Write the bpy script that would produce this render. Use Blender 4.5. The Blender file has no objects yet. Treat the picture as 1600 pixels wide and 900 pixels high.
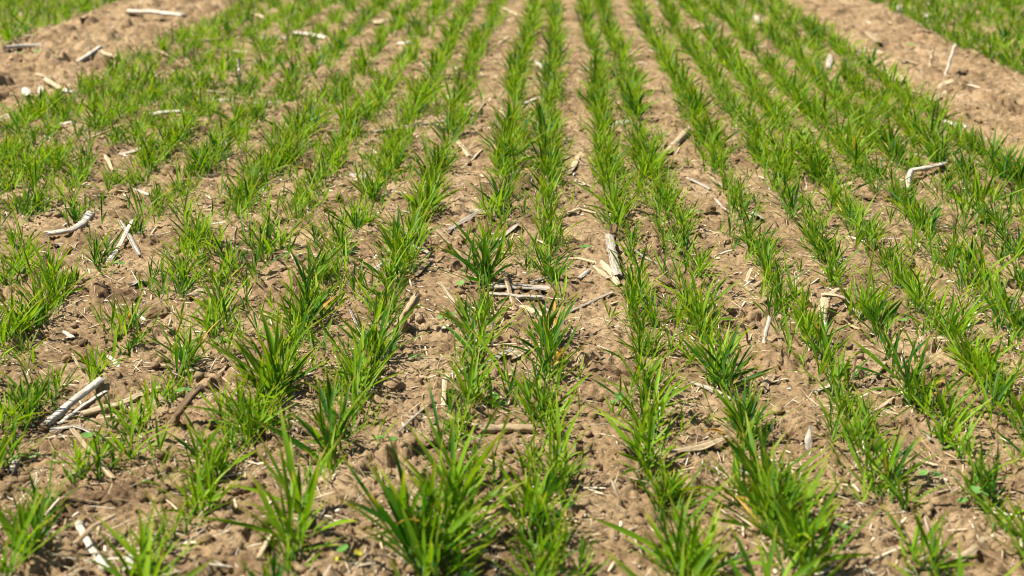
import bpy, math, random
import numpy as np
from mathutils import Vector, Matrix

random.seed(7)
RNG = np.random.default_rng(11)
S = bpy.context.scene
COL = S.collection
R = math.radians

# ------------------------------------------------------------------ camera
CAM_H = 0.92
F_PX = 2222.0                       # focal length in photo pixels (1600 wide) = 50 mm
PITCH = math.atan(690 / F_PX)
YAW = math.atan(72 / math.hypot(690, F_PX))
cam_d = bpy.data.cameras.new('camera')
cam = bpy.data.objects.new('camera', cam_d)
COL.objects.link(cam)
cam.location = (0, 0, CAM_H)
cam.rotation_euler = (math.pi / 2 - PITCH, 0, YAW)
cam_d.sensor_width = 36.0
cam_d.lens = 36.0 * F_PX / 1600
cam_d.clip_start = 0.05
cam_d.clip_end = 2000
cam_d.dof.use_dof = True
cam_d.dof.focus_distance = 2.95
cam_d.dof.aperture_fstop = 4.3
cam_d.dof.aperture_blades = 7
S.camera = cam

# ------------------------------------------------------------------ sky, sun, exposure
SUN_EL, SUN_AZ = R(56), R(-98)      # azimuth from +Y (rows), negative = to the left
w = bpy.data.worlds.new('World')
S.world = w
w.use_nodes = True
nt = w.node_tree
bg = nt.nodes['Background']
sky = nt.nodes.new('ShaderNodeTexSky')
sky.sky_type = 'NISHITA'
sky.sun_disc = False
sky.sun_elevation = SUN_EL
sky.sun_rotation = SUN_AZ
nt.links.new(sky.outputs[0], bg.inputs[0])
bg.inputs[1].default_value = 0.05
sun_d = bpy.data.lights.new('sun', 'SUN')
sun_d.energy = 5.0
sun_d.angle = R(0.55)
sun_d.color = (1.0, 0.93, 0.80)
sun = bpy.data.objects.new('sun', sun_d)
COL.objects.link(sun)
sdir = Vector((math.sin(SUN_AZ) * math.cos(SUN_EL), math.cos(SUN_AZ) * math.cos(SUN_EL), math.sin(SUN_EL)))
sun.rotation_euler = sdir.to_track_quat('Z', 'Y').to_euler()
S.view_settings.view_transform = 'Standard'
S.view_settings.look = 'None'
S.view_settings.gamma = 1
S.view_settings.use_curve_mapping = False
S.view_settings.exposure = 1.0
S.cycles.pixel_filter_type = 'BLACKMAN_HARRIS'
S.cycles.filter_width = 0.85
S.cycles.max_bounces = 6
S.cycles.transparent_max_bounces = 4

# ------------------------------------------------------------------ noise
def _hash(ix, iy, seed):
    h = (ix.astype(np.int64) * 374761393 + iy.astype(np.int64) * 668265263 + seed * 1442695041) & 0xFFFFFFFF
    h = ((h ^ (h >> 13)) * 1274126177) & 0xFFFFFFFF
    h = ((h ^ (h >> 16)) * 2246822519) & 0xFFFFFFFF
    h = h ^ (h >> 15)
    return (h & 0xFFFFFF) / float(0x1000000)

def perlin(x, y, scale, seed):
    x = x / scale; y = y / scale
    ix = np.floor(x); iy = np.floor(y)
    fx = x - ix; fy = y - iy
    u = fx * fx * fx * (fx * (fx * 6 - 15) + 10); v = fy * fy * fy * (fy * (fy * 6 - 15) + 10)
    def g(dx, dy):
        a = _hash(ix + dx, iy + dy, seed) * 6.2831853
        return np.cos(a) * (fx - dx) + np.sin(a) * (fy - dy)
    a = g(0, 0); b = g(1, 0); c = g(0, 1); d = g(1, 1)
    return 1.5 * ((a + (b - a) * u) * (1 - v) + (c + (d - c) * u) * v)

def lumps(x, y, cell, seed, prob, sq=0.6):
    """rounded lumps, at most one per cell, highest wins; 0..1"""
    X = x / cell; Y = y / cell
    ix = np.floor(X); iy = np.floor(Y)
    out = np.zeros_like(X)
    for dx in (-1, 0, 1):
        for dy in (-1, 0, 1):
            cx = ix + dx; cy = iy + dy
            px = cx + 0.15 + 0.7 * _hash(cx, cy, seed); py = cy + 0.15 + 0.7 * _hash(cx, cy, seed + 1)
            r = 0.25 + 0.5 * _hash(cx, cy, seed + 2)
            on = _hash(cx, cy, seed + 3) < prob
            an = _hash(cx, cy, seed + 4) * 6.283
            ex = X - px; ey = Y - py
            a = ex * np.cos(an) + ey * np.sin(an); b = (-ex * np.sin(an) + ey * np.cos(an)) * 1.35
            d2 = np.sqrt(a ** 4 + b ** 4 + 0.6 * a * a * b * b) / (r * r)
            tl = 1 + 0.55 * (a * np.cos(an * 3.1) + b * np.sin(an * 3.1)) / r
            hgt = np.where(on, r * 1.15 * tl * np.clip(1 - d2, 0, 1) ** 0.38, 0)
            out = np.maximum(out, hgt)
    return out

ROWS = [-1.90, -1.76, -1.60, -1.44, -1.27, -1.09, -0.88, -0.71, -0.525, -0.365, -0.15, -0.02, 0.17,
        0.284, 0.50, 0.66, 0.80, 0.945, 1.09, 1.23, 1.365]
SX = CAM_H / math.cos(PITCH)
ROWX = np.array(ROWS) * SX
LEFT_STRIP = (-2.74 * SX, -2.03 * SX)
RIGHT_STRIP = (1.47 * SX, 1.99 * SX)

def smooth(a, b, t):
    t = np.clip((t - a) / (b - a), 0, 1)
    return t * t * (3 - 2 * t)

def macro(x, y):
    z = 0.012 * perlin(x, y, 0.75, 3) + 0.007 * perlin(x, y, 0.24, 5)
    d = np.min(np.abs(x[..., None] - ROWX[None, :]), axis=-1) if x.ndim == 1 else np.min(np.abs(x[..., None] - ROWX), axis=-1)
    z = z - 0.007 * np.exp(-(d / 0.035) ** 2)
    return z

def terrain(x, y, fine=True):
    x = np.asarray(x, float); y = np.asarray(y, float)
    z = macro(x, y)
    wx = x + 0.007 * perlin(x, y, 0.035, 61) + 0.0035 * perlin(x, y, 0.012, 63); wy = y + 0.007 * perlin(x, y, 0.035, 62) + 0.0035 * perlin(x, y, 0.012, 64)
    strip = smooth(LEFT_STRIP[0] - .1, LEFT_STRIP[0] + .1, x) * (1 - smooth(LEFT_STRIP[1] - .1, LEFT_STRIP[1] + .1, x))
    rstrip = smooth(RIGHT_STRIP[0] - .1, RIGHT_STRIP[0] + .1, x) * (1 - smooth(RIGHT_STRIP[1] - .1, RIGHT_STRIP[1] + .1, x))
    rough = smooth(-0.12, 0.42, perlin(x, y, 0.19, 9)) * 0.85 + 0.15
    rough = np.clip(rough + 0.5 * strip + 0.3 * rstrip, 0, 1.4)
    z = z + 0.044 * np.maximum(strip, 0.6 * rstrip) * lumps(wx, wy, 0.13, 201, 0.5) + 0.014 * np.maximum(strip, rstrip) * lumps(wx, wy, 0.045, 211, 0.5)
    z = z + 0.016 * rough * lumps(wx, wy, 0.065, 21, 0.36)
    z = z + 0.012 * rough * lumps(wx, wy, 0.030, 31, 0.5)
    z = z + 0.0075 * (0.35 + 0.65 * rough) * lumps(wx, wy, 0.014, 41, 0.65)
    z = z + 0.0035 * perlin(wx, wy, 0.022, 73) * (0.4 + rough)
    # holes and undercut gaps between crumbs
    pit = smooth(0.36, 0.50, perlin(wx, wy, 0.055, 71)) * smooth(-0.05, 0.12, perlin(wx, wy, 0.021, 72))
    z = z - 0.022 * pit * (0.35 + rough)
    pit2 = smooth(0.34, 0.48, perlin(wx, wy, 0.018, 74)) * smooth(-0.1, 0.2, perlin(x, y, 0.09, 75))
    z = z - 0.009 * pit2 * (0.3 + rough)
    if fine:
        z = z + 0.0050 * lumps(wx, wy, 0.0080, 51, 0.75) * (0.45 + 0.55 * rough)
        z = z + 0.0036 * perlin(wx, wy, 0.011, 81) + 0.0024 * perlin(x, y, 0.0056, 82)
        crack = 1 - np.abs(perlin(wx, wy, 0.05, 91)) * 10
        z = z - 0.009 * np.clip(crack, 0, 1) ** 2 * smooth(0.0, 0.25, perlin(x, y, 0.16, 92))
    return z

def tz(x, y):
    return float(terrain(np.array([x]), np.array([y]), False)[0])

# ------------------------------------------------------------------ photo pixel -> place on the ground
CR = Matrix.Rotation(YAW, 3, 'Z') @ Matrix.Rotation(math.pi / 2 - PITCH, 3, 'X')
def ray(px, py):
    return (CR @ Vector(((px - 800) / F_PX, (450 - py) / F_PX, -1.0)))
def at(px, py):
    d = ray(px, py); z = 0.0
    for _ in range(3):
        t = (z - CAM_H) / d.z
        x, y = d.x * t, d.y * t
        z = float(macro(np.array([x]), np.array([y]))[0]) + 0.006
    return Vector((x, y, z))
def at_depth(px, py, Y):
    d = ray(px, py); t = Y / d.y
    return Vector((d.x * t, Y, CAM_H + d.z * t))
def pxm(py):                        # photo pixels per metre at a ground point
    return (py + 240) * math.cos(PITCH) / CAM_H

# ------------------------------------------------------------------ materials
def new_mat(name):
    m = bpy.data.materials.new(name); m.use_nodes = True
    t = m.node_tree
    return m, t, t.nodes, t.links, t.nodes['Principled BSDF']

def ramp(nodes, stops):
    r = nodes.new('ShaderNodeValToRGB')
    e = r.color_ramp.elements
    while len(e) < len(stops): e.new(0.5)
    for k, (p, c) in enumerate(stops):
        e[k].position = p; e[k].color = (*c, 1)
    return r

def noise(nodes, links, vec, scale, detail=4, rough=0.6):
    n = nodes.new('ShaderNodeTexNoise')
    n.inputs['Scale'].default_value = scale; n.inputs['Detail'].default_value = detail
    n.inputs['Roughness'].default_value = rough
    links.new(vec, n.inputs['Vector'])
    return n

def soil_material():
    m, t, N, L, P = new_mat('soil')
    geo = N.new('ShaderNodeNewGeometry')
    pos = geo.outputs['Position']
    a = noise(N, L, pos, 5, 6, 0.65); b = noise(N, L, pos, 60, 5, 0.7); c = noise(N, L, pos, 420, 3, 0.7)
    r1 = ramp(N, [(0.32, (0.125, 0.081, 0.044)), (0.47, (0.255, 0.176, 0.097)), (0.68, (0.370, 0.272, 0.162))])
    L.new(a.outputs[0], r1.inputs[0])
    r2 = ramp(N, [(0.34, (0.56, 0.50, 0.46)), (0.5, (1, 1, 1)), (0.70, (1.28, 1.28, 1.26))])
    L.new(b.outputs[0], r2.inputs[0])
    mx = N.new('ShaderNodeMix'); mx.data_type = 'RGBA'; mx.blend_type = 'MULTIPLY'; mx.inputs[0].default_value = 1
    L.new(r1.outputs[0], mx.inputs[6]); L.new(r2.outputs[0], mx.inputs[7])
    r3 = ramp(N, [(0.34, (0.58, 0.54, 0.50)), (0.48, (1, 1, 1)), (0.62, (1.12, 1.12, 1.1)), (0.72, (1.5, 1.48, 1.4))])
    L.new(c.outputs[0], r3.inputs[0])
    mx2 = N.new('ShaderNodeMix'); mx2.data_type = 'RGBA'; mx2.blend_type = 'MULTIPLY'; mx2.inputs[0].default_value = 1
    L.new(mx.outputs[2], mx2.inputs[6]); L.new(r3.outputs[0], mx2.inputs[7])
    L.new(mx2.outputs[2], P.inputs['Base Color'])
    P.inputs['Roughness'].default_value = 0.95
    P.inputs['Specular IOR Level'].default_value = 0.15
    b1 = N.new('ShaderNodeBump'); b1.inputs['Strength'].default_value = 0.9; b1.inputs['Distance'].default_value = 0.004
    n1 = noise(N, L, pos, 260, 5, 0.75)
    L.new(n1.outputs[0], b1.inputs['Height'])
    L.new(b1.outputs[0], P.inputs['Normal'])
    return m

def leaf_material(name, dark, light, tip, trans, tw=0.42, tip0=0.70):
    """attribute 'leaf': r = tint of the blade, g = 0 at base .. 1 at tip, b = across"""
    m, t, N, L, P = new_mat(name)
    at_ = N.new('ShaderNodeAttribute'); at_.attribute_name = 'leaf'
    sp = N.new('ShaderNodeSeparateColor'); L.new(at_.outputs['Color'], sp.inputs[0])
    r = ramp(N, [(0.0, dark), (1.0, light)]); L.new(sp.outputs[0], r.inputs[0])
    geo = N.new('ShaderNodeNewGeometry')
    n = noise(N, L, geo.outputs['Position'], 90, 3)
    mx = N.new('ShaderNodeMix'); mx.data_type = 'RGBA'
    tr = ramp(N, [(tip0, (0, 0, 0)), (min(1, tip0 + 0.3), (1.6, 1.6, 1.6))]); L.new(sp.outputs[1], tr.inputs[0])
    ml = N.new('ShaderNodeMath'); ml.operation = 'MULTIPLY'; L.new(tr.outputs[0], ml.inputs[0]); L.new(n.outputs[0], ml.inputs[1])
    L.new(ml.outputs[0], mx.inputs[0]); L.new(r.outputs[0], mx.inputs[6]); mx.inputs[7].default_value = (*tip, 1)
    # fine veins along the blade
    vs = N.new('ShaderNodeMath'); vs.operation = 'MULTIPLY'; vs.inputs[1].default_value = 40
    L.new(sp.outputs[2], vs.inputs[0])
    sn = N.new('ShaderNodeMath'); sn.operation = 'SINE'; L.new(vs.outputs[0], sn.inputs[0])
    vr = N.new('ShaderNodeMapRange'); vr.inputs[1].default_value = -1; vr.inputs[2].default_value = 1
    vr.inputs[3].default_value = 0.86; vr.inputs[4].default_value = 1.1
    L.new(sn.outputs[0], vr.inputs[0])
    hs = N.new('ShaderNodeHueSaturation'); L.new(mx.outputs[2], hs.inputs['Color']); L.new(vr.outputs[0], hs.inputs['Value'])
    L.new(hs.outputs[0], P.inputs['Base Color'])
    P.inputs['Roughness'].default_value = 0.5
    P.inputs['Specular IOR Level'].default_value = 0.22
    T = N.new('ShaderNodeBsdfTranslucent')
    tm = N.new('ShaderNodeMix'); tm.data_type = 'RGBA'; tm.blend_type = 'MULTIPLY'; tm.inputs[0].default_value = 1
    L.new(hs.outputs[0], tm.inputs[6]); tm.inputs[7].default_value = (*trans, 1)
    L.new(tm.outputs[2], T.inputs[0])
    ms = N.new('ShaderNodeMixShader'); ms.inputs[0].default_value = tw
    L.new(P.outputs[0], ms.inputs[1]); L.new(T.outputs[0], ms.inputs[2])
    L.new(ms.outputs[0], N['Material Output'].inputs['Surface'])
    return m

def dry_material(name, c0, c1, c2, spots=(0.10, 0.075, 0.05), spot_amt=0.35):
    """dry plant matter; attribute 'grain': x along the piece (m), y around it"""
    m, t, N, L, P = new_mat(name)
    a = N.new('ShaderNodeAttribute'); a.attribute_name = 'grain'
    mp = N.new('ShaderNodeMapping'); mp.inputs['Scale'].default_value = (9, 26, 1)
    L.new(a.outputs['Vector'], mp.inputs[0])
    n = noise(N, L, mp.outputs[0], 1.4, 5, 0.65)
    r = ramp(N, [(0.36, c0), (0.49, c1), (0.64, c2)]); L.new(n.outputs[0], r.inputs[0])
    geo = N.new('ShaderNodeNewGeometry')
    n2 = noise(N, L, geo.outputs['Position'], 130, 4, 0.7)
    r2 = ramp(N, [(0.52, (0, 0, 0)), (0.72, (1, 1, 1))]); L.new(n2.outputs[0], r2.inputs[0])
    ml = N.new('ShaderNodeMath'); ml.operation = 'MULTIPLY'; ml.inputs[1].default_value = spot_amt
    L.new(r2.outputs[0], ml.inputs[0])
    mx = N.new('ShaderNodeMix'); mx.data_type = 'RGBA'
    L.new(ml.outputs[0], mx.inputs[0]); L.new(r.outputs[0], mx.inputs[6]); mx.inputs[7].default_value = (*spots, 1)
    L.new(mx.outputs[2], P.inputs['Base Color'])
    P.inputs['Roughness'].default_value = 0.75
    P.inputs['Specular IOR Level'].default_value = 0.25
    b1 = N.new('ShaderNodeBump'); b1.inputs['Strength'].default_value = 0.9; b1.inputs['Distance'].default_value = 0.003
    L.new(n.outputs[0], b1.inputs['Height']); L.new(b1.outputs[0], P.inputs['Normal'])
    return m

def litter_material():
    m, t, N, L, P = new_mat('straw_litter')
    a = N.new('ShaderNodeAttribute'); a.attribute_name = 'leaf'
    sp = N.new('ShaderNodeSeparateColor'); L.new(a.outputs['Color'], sp.inputs[0])
    r = ramp(N, [(0.0, (0.16, 0.10, 0.055)), (0.45, (0.42, 0.31, 0.18)), (0.75, (0.62, 0.52, 0.36)), (1.0, (0.74, 0.68, 0.56))])
    L.new(sp.outputs[0], r.inputs[0]); L.new(r.outputs[0], P.inputs['Base Color'])
    P.inputs['Roughness'].default_value = 0.7
    return m

M = {
    'soil': soil_material(),
    'leaf': leaf_material('wheat_leaf', (0.025, 0.112, 0.004), (0.205, 0.370, 0.009), (0.42, 0.38, 0.04), (1.65, 1.45, 0.6), 0.42),
    'stem': leaf_material('wheat_stem', (0.07, 0.17, 0.03), (0.19, 0.30, 0.07), (0.15, 0.28, 0.05), (1.4, 1.4, 1.0), 0.3),
    'yellow': leaf_material('yellowed_leaf', (0.16, 0.20, 0.02), (0.40, 0.36, 0.04), (0.58, 0.33, 0.07), (1.3, 1.2, 0.8), 0.35, 0.15),
    'weed': leaf_material('weed_leaf', (0.10, 0.24, 0.05), (0.17, 0.33, 0.08), (0.16, 0.30, 0.06), (1.4, 1.35, 0.9), 0.35),
    'weed_yellow': leaf_material('weed_leaf_yellow', (0.42, 0.40, 0.04), (0.55, 0.50, 0.05), (0.5, 0.4, 0.06), (1.3, 1.3, 0.8), 0.35),
    'white': dry_material('bleached_stalk', (0.20, 0.16, 0.11), (0.56, 0.51, 0.42), (0.74, 0.70, 0.62), spot_amt=0.6),
    'cream': dry_material('cream_stalk', (0.24, 0.17, 0.09), (0.50, 0.39, 0.24), (0.66, 0.56, 0.39), spot_amt=0.5),
    'tan': dry_material('tan_stalk', (0.15, 0.10, 0.055), (0.36, 0.26, 0.15), (0.52, 0.41, 0.26)),
    'grey': dry_material('grey_stalk', (0.15, 0.125, 0.095), (0.37, 0.325, 0.26), (0.54, 0.49, 0.41)),
    'brown': dry_material('brown_stalk', (0.045, 0.027, 0.015), (0.13, 0.082, 0.043), (0.30, 0.20, 0.11)),
    'pith': dry_material('pith', (0.30, 0.22, 0.13), (0.48, 0.38, 0.25), (0.60, 0.52, 0.38), spot_amt=0.5),
    'darkpith': dry_material('dark_pith', (0.035, 0.022, 0.014), (0.08, 0.05, 0.03), (0.22, 0.15, 0.09)),
    'litter': litter_material(),
}

# ------------------------------------------------------------------ mesh helpers
class MB:
    def __init__(s): s.v = []; s.f = []; s.a = []
    def add(s, verts, faces, attrs):
        o = len(s.v); s.v += verts; s.a += attrs
        s.f += [tuple(i + o for i in f) for f in faces]
    def build(s, name, mat, parent=None, attr='leaf', smooth_=True, origin=None):
        me = bpy.data.meshes.new(name)
        v = s.v if origin is None else [(p[0] - origin[0], p[1] - origin[1], p[2] - origin[2]) for p in s.v]
        me.from_pydata(v, [], s.f)
        if attr == 'leaf':
            at_ = me.attributes.new('leaf', 'FLOAT_COLOR', 'POINT')
            at_.data.foreach_set('color', np.array([(a[0], a[1], a[2], 1) for a in s.a], np.float32).ravel())
        else:
            at_ = me.attributes.new('grain', 'FLOAT_VECTOR', 'POINT')
            at_.data.foreach_set('vector', np.array([(a[0], a[1], a[2]) for a in s.a], np.float32).ravel())
        if smooth_: me.shade_smooth()
        me.materials.append(mat)
        o = bpy.data.objects.new(name, me); COL.objects.link(o)
        if parent: o.parent = parent
        if origin is not None and not parent: o.location = origin
        return o

def tag(o, label=None, cat=None, group=None, kind=None):
    if label: o['label'] = label
    if cat: o['category'] = cat
    if group: o['group'] = group
    if kind: o['kind'] = kind
    return o

def empty(name, loc):
    o = bpy.data.objects.new(name, None); COL.objects.link(o)
    o.location = loc; o.empty_display_size = 0.02
    return o

# ------------------------------------------------------------------ the ground
def build_ground():
    ys = [-1.5, -0.6, 0.2, 0.7, 1.0, 1.2, 1.35]
    y = 1.40
    while y < 10.5:
        ys.append(y); y += 0.0015 * y * (1 + 0.035 * max(0, y - 3))
    while y < 900:
        ys.append(y); y *= 1.03 if y < 25 else 1.2
    ys = np.array(ys)
    ncol = 840
    u = np.linspace(-1, 1, ncol)
    half = 0.56 * np.maximum(ys, 0) + 0.45 + 0.6 * np.maximum(0, 1.4 - ys) + np.maximum(0, ys - 11) * 1.5
    X = u[None, :] * half[:, None]; Y = np.repeat(ys[:, None], ncol, 1)
    Z = np.zeros_like(X)
    for i in range(0, len(ys), 100):
        sl = slice(i, min(i + 100, len(ys)))
        x, y_ = X[sl].ravel(), Y[sl].ravel()
        z = terrain(x, y_)
        Z[sl] = z.reshape(X[sl].shape)
    fade = 1 - smooth(11, 30, Y) * 0.9
    Z *= fade
    nr = len(ys)
    verts = np.stack([X, Y, Z], -1).reshape(-1, 3).astype(np.float32)
    idx = np.arange(nr * ncol, dtype=np.int32).reshape(nr, ncol)
    q = np.stack([idx[:-1, :-1], idx[:-1, 1:], idx[1:, 1:], idx[1:, :-1]], -1).reshape(-1, 4)
    me = bpy.data.meshes.new('ground')
    me.vertices.add(len(verts)); me.vertices.foreach_set('co', verts.ravel())
    me.loops.add(q.size); me.loops.foreach_set('vertex_index', q.ravel())
    me.polygons.add(len(q))
    me.polygons.foreach_set('loop_start', np.arange(0, q.size, 4, dtype=np.int32))
    me.polygons.foreach_set('loop_total', np.full(len(q), 4, np.int32))
    me.update(calc_edges=True)
    me.shade_smooth()
    me.materials.append(M['soil'])
    o = bpy.data.objects.new('ground', me); COL.objects.link(o)
    tag(o, 'bare crumbly light brown field soil between the wheat rows', 'soil', kind='structure')
build_ground()

# ------------------------------------------------------------------ wheat
def blade(mb, base, az, elev, length, width, droop, twist, tint, seg=7, rnd=random):
    """a V-folded tapering blade: starts at elevation elev above the ground plane and bends down by droop"""
    pts = []; p = Vector(base); e = elev; a = az
    st = length / seg
    side0 = rnd.uniform(-0.5, 0.5)
    for k in range(seg + 1):
        t = k / seg
        d = Vector((math.cos(a) * math.cos(e), math.sin(a) * math.cos(e), math.sin(e)))
        pts.append((p.copy(), d, t))
        p = p + d * st
        e -= droop / seg * (0.35 + 1.5 * t)
        a += side0 / seg
    V = []; A = []; F = []
    for (p, d, t) in pts:
        s = d.cross(Vector((0, 0, 1)))
        if s.length < 1e-3: s = Vector((1, 0, 0))
        s.normalize()
        n = s.cross(d).normalized()
        tw = twist * t
        s2 = s * math.cos(tw) + n * math.sin(tw); n2 = n * math.cos(tw) - s * math.sin(tw)
        wd = width * (0.42 + 0.58 * min(1, t / 0.3)) * (1 - max(0, (t - 0.45) / 0.55) ** 1.7)
        wd = max(wd, 0.0003) * 0.5
        lift = wd * 0.38
        V += [tuple(p - s2 * wd + n2 * lift), tuple(p), tuple(p + s2 * wd + n2 * lift)]
        A += [(tint, t, 0.0), (tint, t, 0.5), (tint, t, 1.0)]
    for k in range(seg):
        o = 3 * k
        F += [(o, o + 1, o + 4, o + 3), (o + 1, o + 2, o + 5, o + 4)]
    mb.add(V, F, A)

def tube(mb, pts, radii, n=6, attr=(0.5, 0.3, 0)):
    V = []; A = []; F = []
    for i, p in enumerate(pts):
        p = Vector(p)
        d = (Vector(pts[min(i + 1, len(pts) - 1)]) - Vector(pts[max(i - 1, 0)])).normalized()
        s = d.cross(Vector((0.3, 0.1, 1))).normalized(); u = s.cross(d)
        for k in range(n):
            an = 2 * math.pi * k / n
            V.append(tuple(p + (s * math.cos(an) + u * math.sin(an)) * radii[i])); A.append(attr)
    for i in range(len(pts) - 1):
        for k in range(n):
            a = i * n + k; b = i * n + (k + 1) % n
            F.append((a, b, b + n, a + n))
    F.append(tuple(range(n))[::-1]); F.append(tuple(range((len(pts) - 1) * n, len(pts) * n)))
    mb.add(V, F, A)

def wheat_clump(leaf, stem, yel, origin, height, n_seed, spread, rnd, seg=7, wide=1.0, stems=True):
    """several seedlings drilled together; every seedling is a short sheath and a few arching blades"""
    ox, oy, oz = origin
    base_tint = rnd.uniform(0.10, 0.85)
    last = None
    for k in range(n_seed):
        bx = ox + rnd.gauss(0, spread * 0.28); by = oy + rnd.gauss(0, spread * 1.25)
        bx = max(ox - spread, min(ox + spread, bx)); by = max(oy - 2.4 * spread, min(oy + 2.4 * spread, by))
        bz = oz - 0.006
        sa = rnd.uniform(0, 2 * math.pi); tilt = abs(rnd.gauss(0, 0.32))
        sd = Vector((math.cos(sa) * math.sin(tilt), math.sin(sa) * math.sin(tilt), math.cos(tilt))).normalized()
        h_s = height * rnd.uniform(0.55, 1.18); seed_tint = rnd.gauss(0, 0.18)
        sl = h_s * rnd.uniform(0.18, 0.34) + 0.006
        top = Vector((bx, by, bz)) + sd * sl
        if stems:
            r0 = 0.0021 * rnd.uniform(0.8, 1.2)
            n = 5
            tube(stem, [(bx, by, bz - 0.02), (bx, by, bz), tuple(Vector((bx, by, bz)) + sd * sl * 0.5), tuple(top)], [r0, r0 * 1.15, r0, r0 * 0.75], n,
                 (rnd.uniform(0.1, 0.8), 0.2, 0))
            o = len(stem.v) - 4 * n
            if last is not None: stem.f.append((last, last + 1, o + 1, o))      # joined at the root
            last = o
        nl = rnd.choice((2, 3, 4, 4, 5))
        for j in range(nl):
            f = (j + 0.6) / nl
            az = sa + j * math.pi * rnd.choice((1, 1, 0.7, 1.3)) + rnd.gauss(0, 0.5)
            el = R(rnd.uniform(14, 54)) * (1 - f) + R(rnd.uniform(60, 89)) * f
            ln = h_s * rnd.uniform(0.72, 1.18) * (1.16 - 0.24 * f)
            p = Vector((bx, by, bz)) + sd * sl * (0.25 + 0.72 * f)
            wd = 0.0075 * wide * rnd.uniform(0.65, 1.15) * min(1.2, max(0.6, ln / 0.115))
            tint = min(1, max(0, base_tint + seed_tint + rnd.gauss(0, 0.2)))
            target = leaf
            if yel is not None and yel[1] > 0 and f < 0.5 and k % 2 == 0:
                yel[1] -= 1; target = MB(); yel[0].append(target)
            blade(target, p, az, el, ln, wd, abs(rnd.gauss(0.16, 0.30)) + 0.03, rnd.gauss(0, 1.1), tint, seg, rnd)

# base of every plant that can be told apart in the photo: pixel x, y, height in pixels (+ y = with a yellowed leaf)
PLANTS = [
 (28,888,130),(64,812,100),(56,862,85),(265,847,85),(220,895,110),(315,792,110),(332,745,95),(345,738,80),(135,735,70),(175,720,70),(8,725,90),
 (465,835,160),(450,880,45),(462,898,60),(650,896,190),(700,850,190),(724,800,130),(522,705,115),(415,897,55),(712,898,55),(675,880,150),
 (828,807,100),(838,817,112),(850,845,95),(862,872,100),(882,762,75),(870,745,100),(908,897,70),(845,899,75),(1055,792,90),(1062,887,150),(1035,795,85),
 (1015,735,110),(1190,787,140),(1198,830,130),(1080,899,120),(1215,800,130),(1218,838,120),(1250,892,150),(1395,767,98),(1385,782,45),(1437,882,115),
 (1472,897,60),(1545,775,92),(1598,855,110),(1355,715,60),(1500,702,75),(1560,822,70),(1240,870,110),
 (20,532,100),(38,518,90),(58,508,75),(80,465,60),(95,462,55),(200,515,82),(200,550,50),(232,520,62),(155,575,72),(150,600,42),(290,570,92),(265,620,66),
 (338,510,80),(340,475,70),(55,640,80),(90,622,52),(10,667,90),(45,657,82),(215,665,80),(172,672,45),(385,672,92),(398,678,90),
 (478,502,105),(470,520,95),(445,545,90),(432,615,140),(420,625,120),(405,647,75),(580,550,112),(592,556,95),(608,495,72),(560,610,112),(580,597,82),(545,600,70),
 (757,492,62),(747,550,110),(742,590,75),(738,635,92,'y'),(722,672,62),(700,655,30),
 (852,540,112),(860,585,110,'y'),(855,635,92),(838,662,80),(857,667,75),(992,480,62),(1000,512,52),(1002,547,72),(1007,602,92),(1012,672,112),
 (1097,497,92),(1095,520,70),(1115,592,100),(1135,610,112),(1157,670,100),(1125,537,60),(1165,690,95),
 (1225,487,62),(1252,510,62),(1282,550,92),(1300,610,92),(1310,635,62),(1268,530,70),(1330,487,80),(1360,502,80),(1370,527,80),(1417,615,120),(1437,632,95,'y'),(1350,670,82),
 (1430,475,62),(1460,507,80),(1485,540,92),(1532,592,102),(1520,585,92),(1557,615,80),(1565,482,52),(1590,512,62),(1480,667,92),(1587,665,92),(1470,690,70),
 (40,420,72),(22,437,75),(75,440,60),(120,437,42),(50,332,60),(60,325,50),(12,295,42),(25,275,40),(160,405,52),(210,360,46),(118,345,40),(155,325,38),(185,292,46),
 (207,287,36),(240,265,50),(250,312,40),(270,300,36),(282,432,70),(300,372,52),(315,385,62),(335,395,56),(295,398,50),(325,267,60),(302,275,50),(370,317,60),(395,307,50),
 (140,252,40),(75,250,42),(95,247,42),(232,447,42),(345,437,60),(365,430,50),(20,385,45),(110,300,36),
 (422,272,62),(445,262,55,'y'),(462,252,50),(432,390,72),(412,395,66),(495,292,52),(480,322,46),(530,242,42),(617,262,56),(605,268,46),(582,310,56),(560,355,60),(572,350,50),
 (540,395,72),(490,447,82),(520,425,76),(690,257,52),(665,330,80),(675,297,62),(655,345,60),(637,385,90),(625,407,80),(640,415,92),(612,442,72),
 (785,325,70),(790,275,60),(760,442,112),(775,335,62),(768,380,60),
 (860,255,50),(855,312,62),(860,350,62),(852,422,72),(868,435,62),(862,385,60),(940,255,50),(950,297,60),(957,335,80),(962,352,62),(984,402,58),(985,375,52),(982,447,62),
 (1020,275,52),(1030,300,52),(1045,330,70),(1065,360,62),(1070,390,62),(1090,430,72),(1120,270,52),(1137,300,52),(1157,342,62),(1147,320,50),(1175,387,56),(1195,420,60),
 (1232,332,62),(1220,305,50),(1272,385,66),(1205,440,66),(1305,445,72),(1282,407,62),(1305,317,52),(1335,350,52),(1360,385,52),(1380,410,56),(1415,445,62),(1320,335,46),
 (1375,280,46),(1400,310,50),(1442,360,76),(1420,335,55),(1530,440,82),(1512,420,72),(1490,400,56),(1525,330,76),(1540,345,62),(1562,365,56),(1595,317,50),(1480,300,50),(1575,400,50),(1595,445,55),
]
plants = []                         # x, y, z, height m, row index, yellow
for p in PLANTS:
    g = at(p[0], p[1])
    hm = (0.77 + 0.09 * float(smooth(560, 760, p[1]))) * p[2] / pxm(p[1])
    row = int(np.argmin(np.abs(ROWX - g.x)))
    plants.append([g.x, g.y, hm, row, len(p) > 3])

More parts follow.
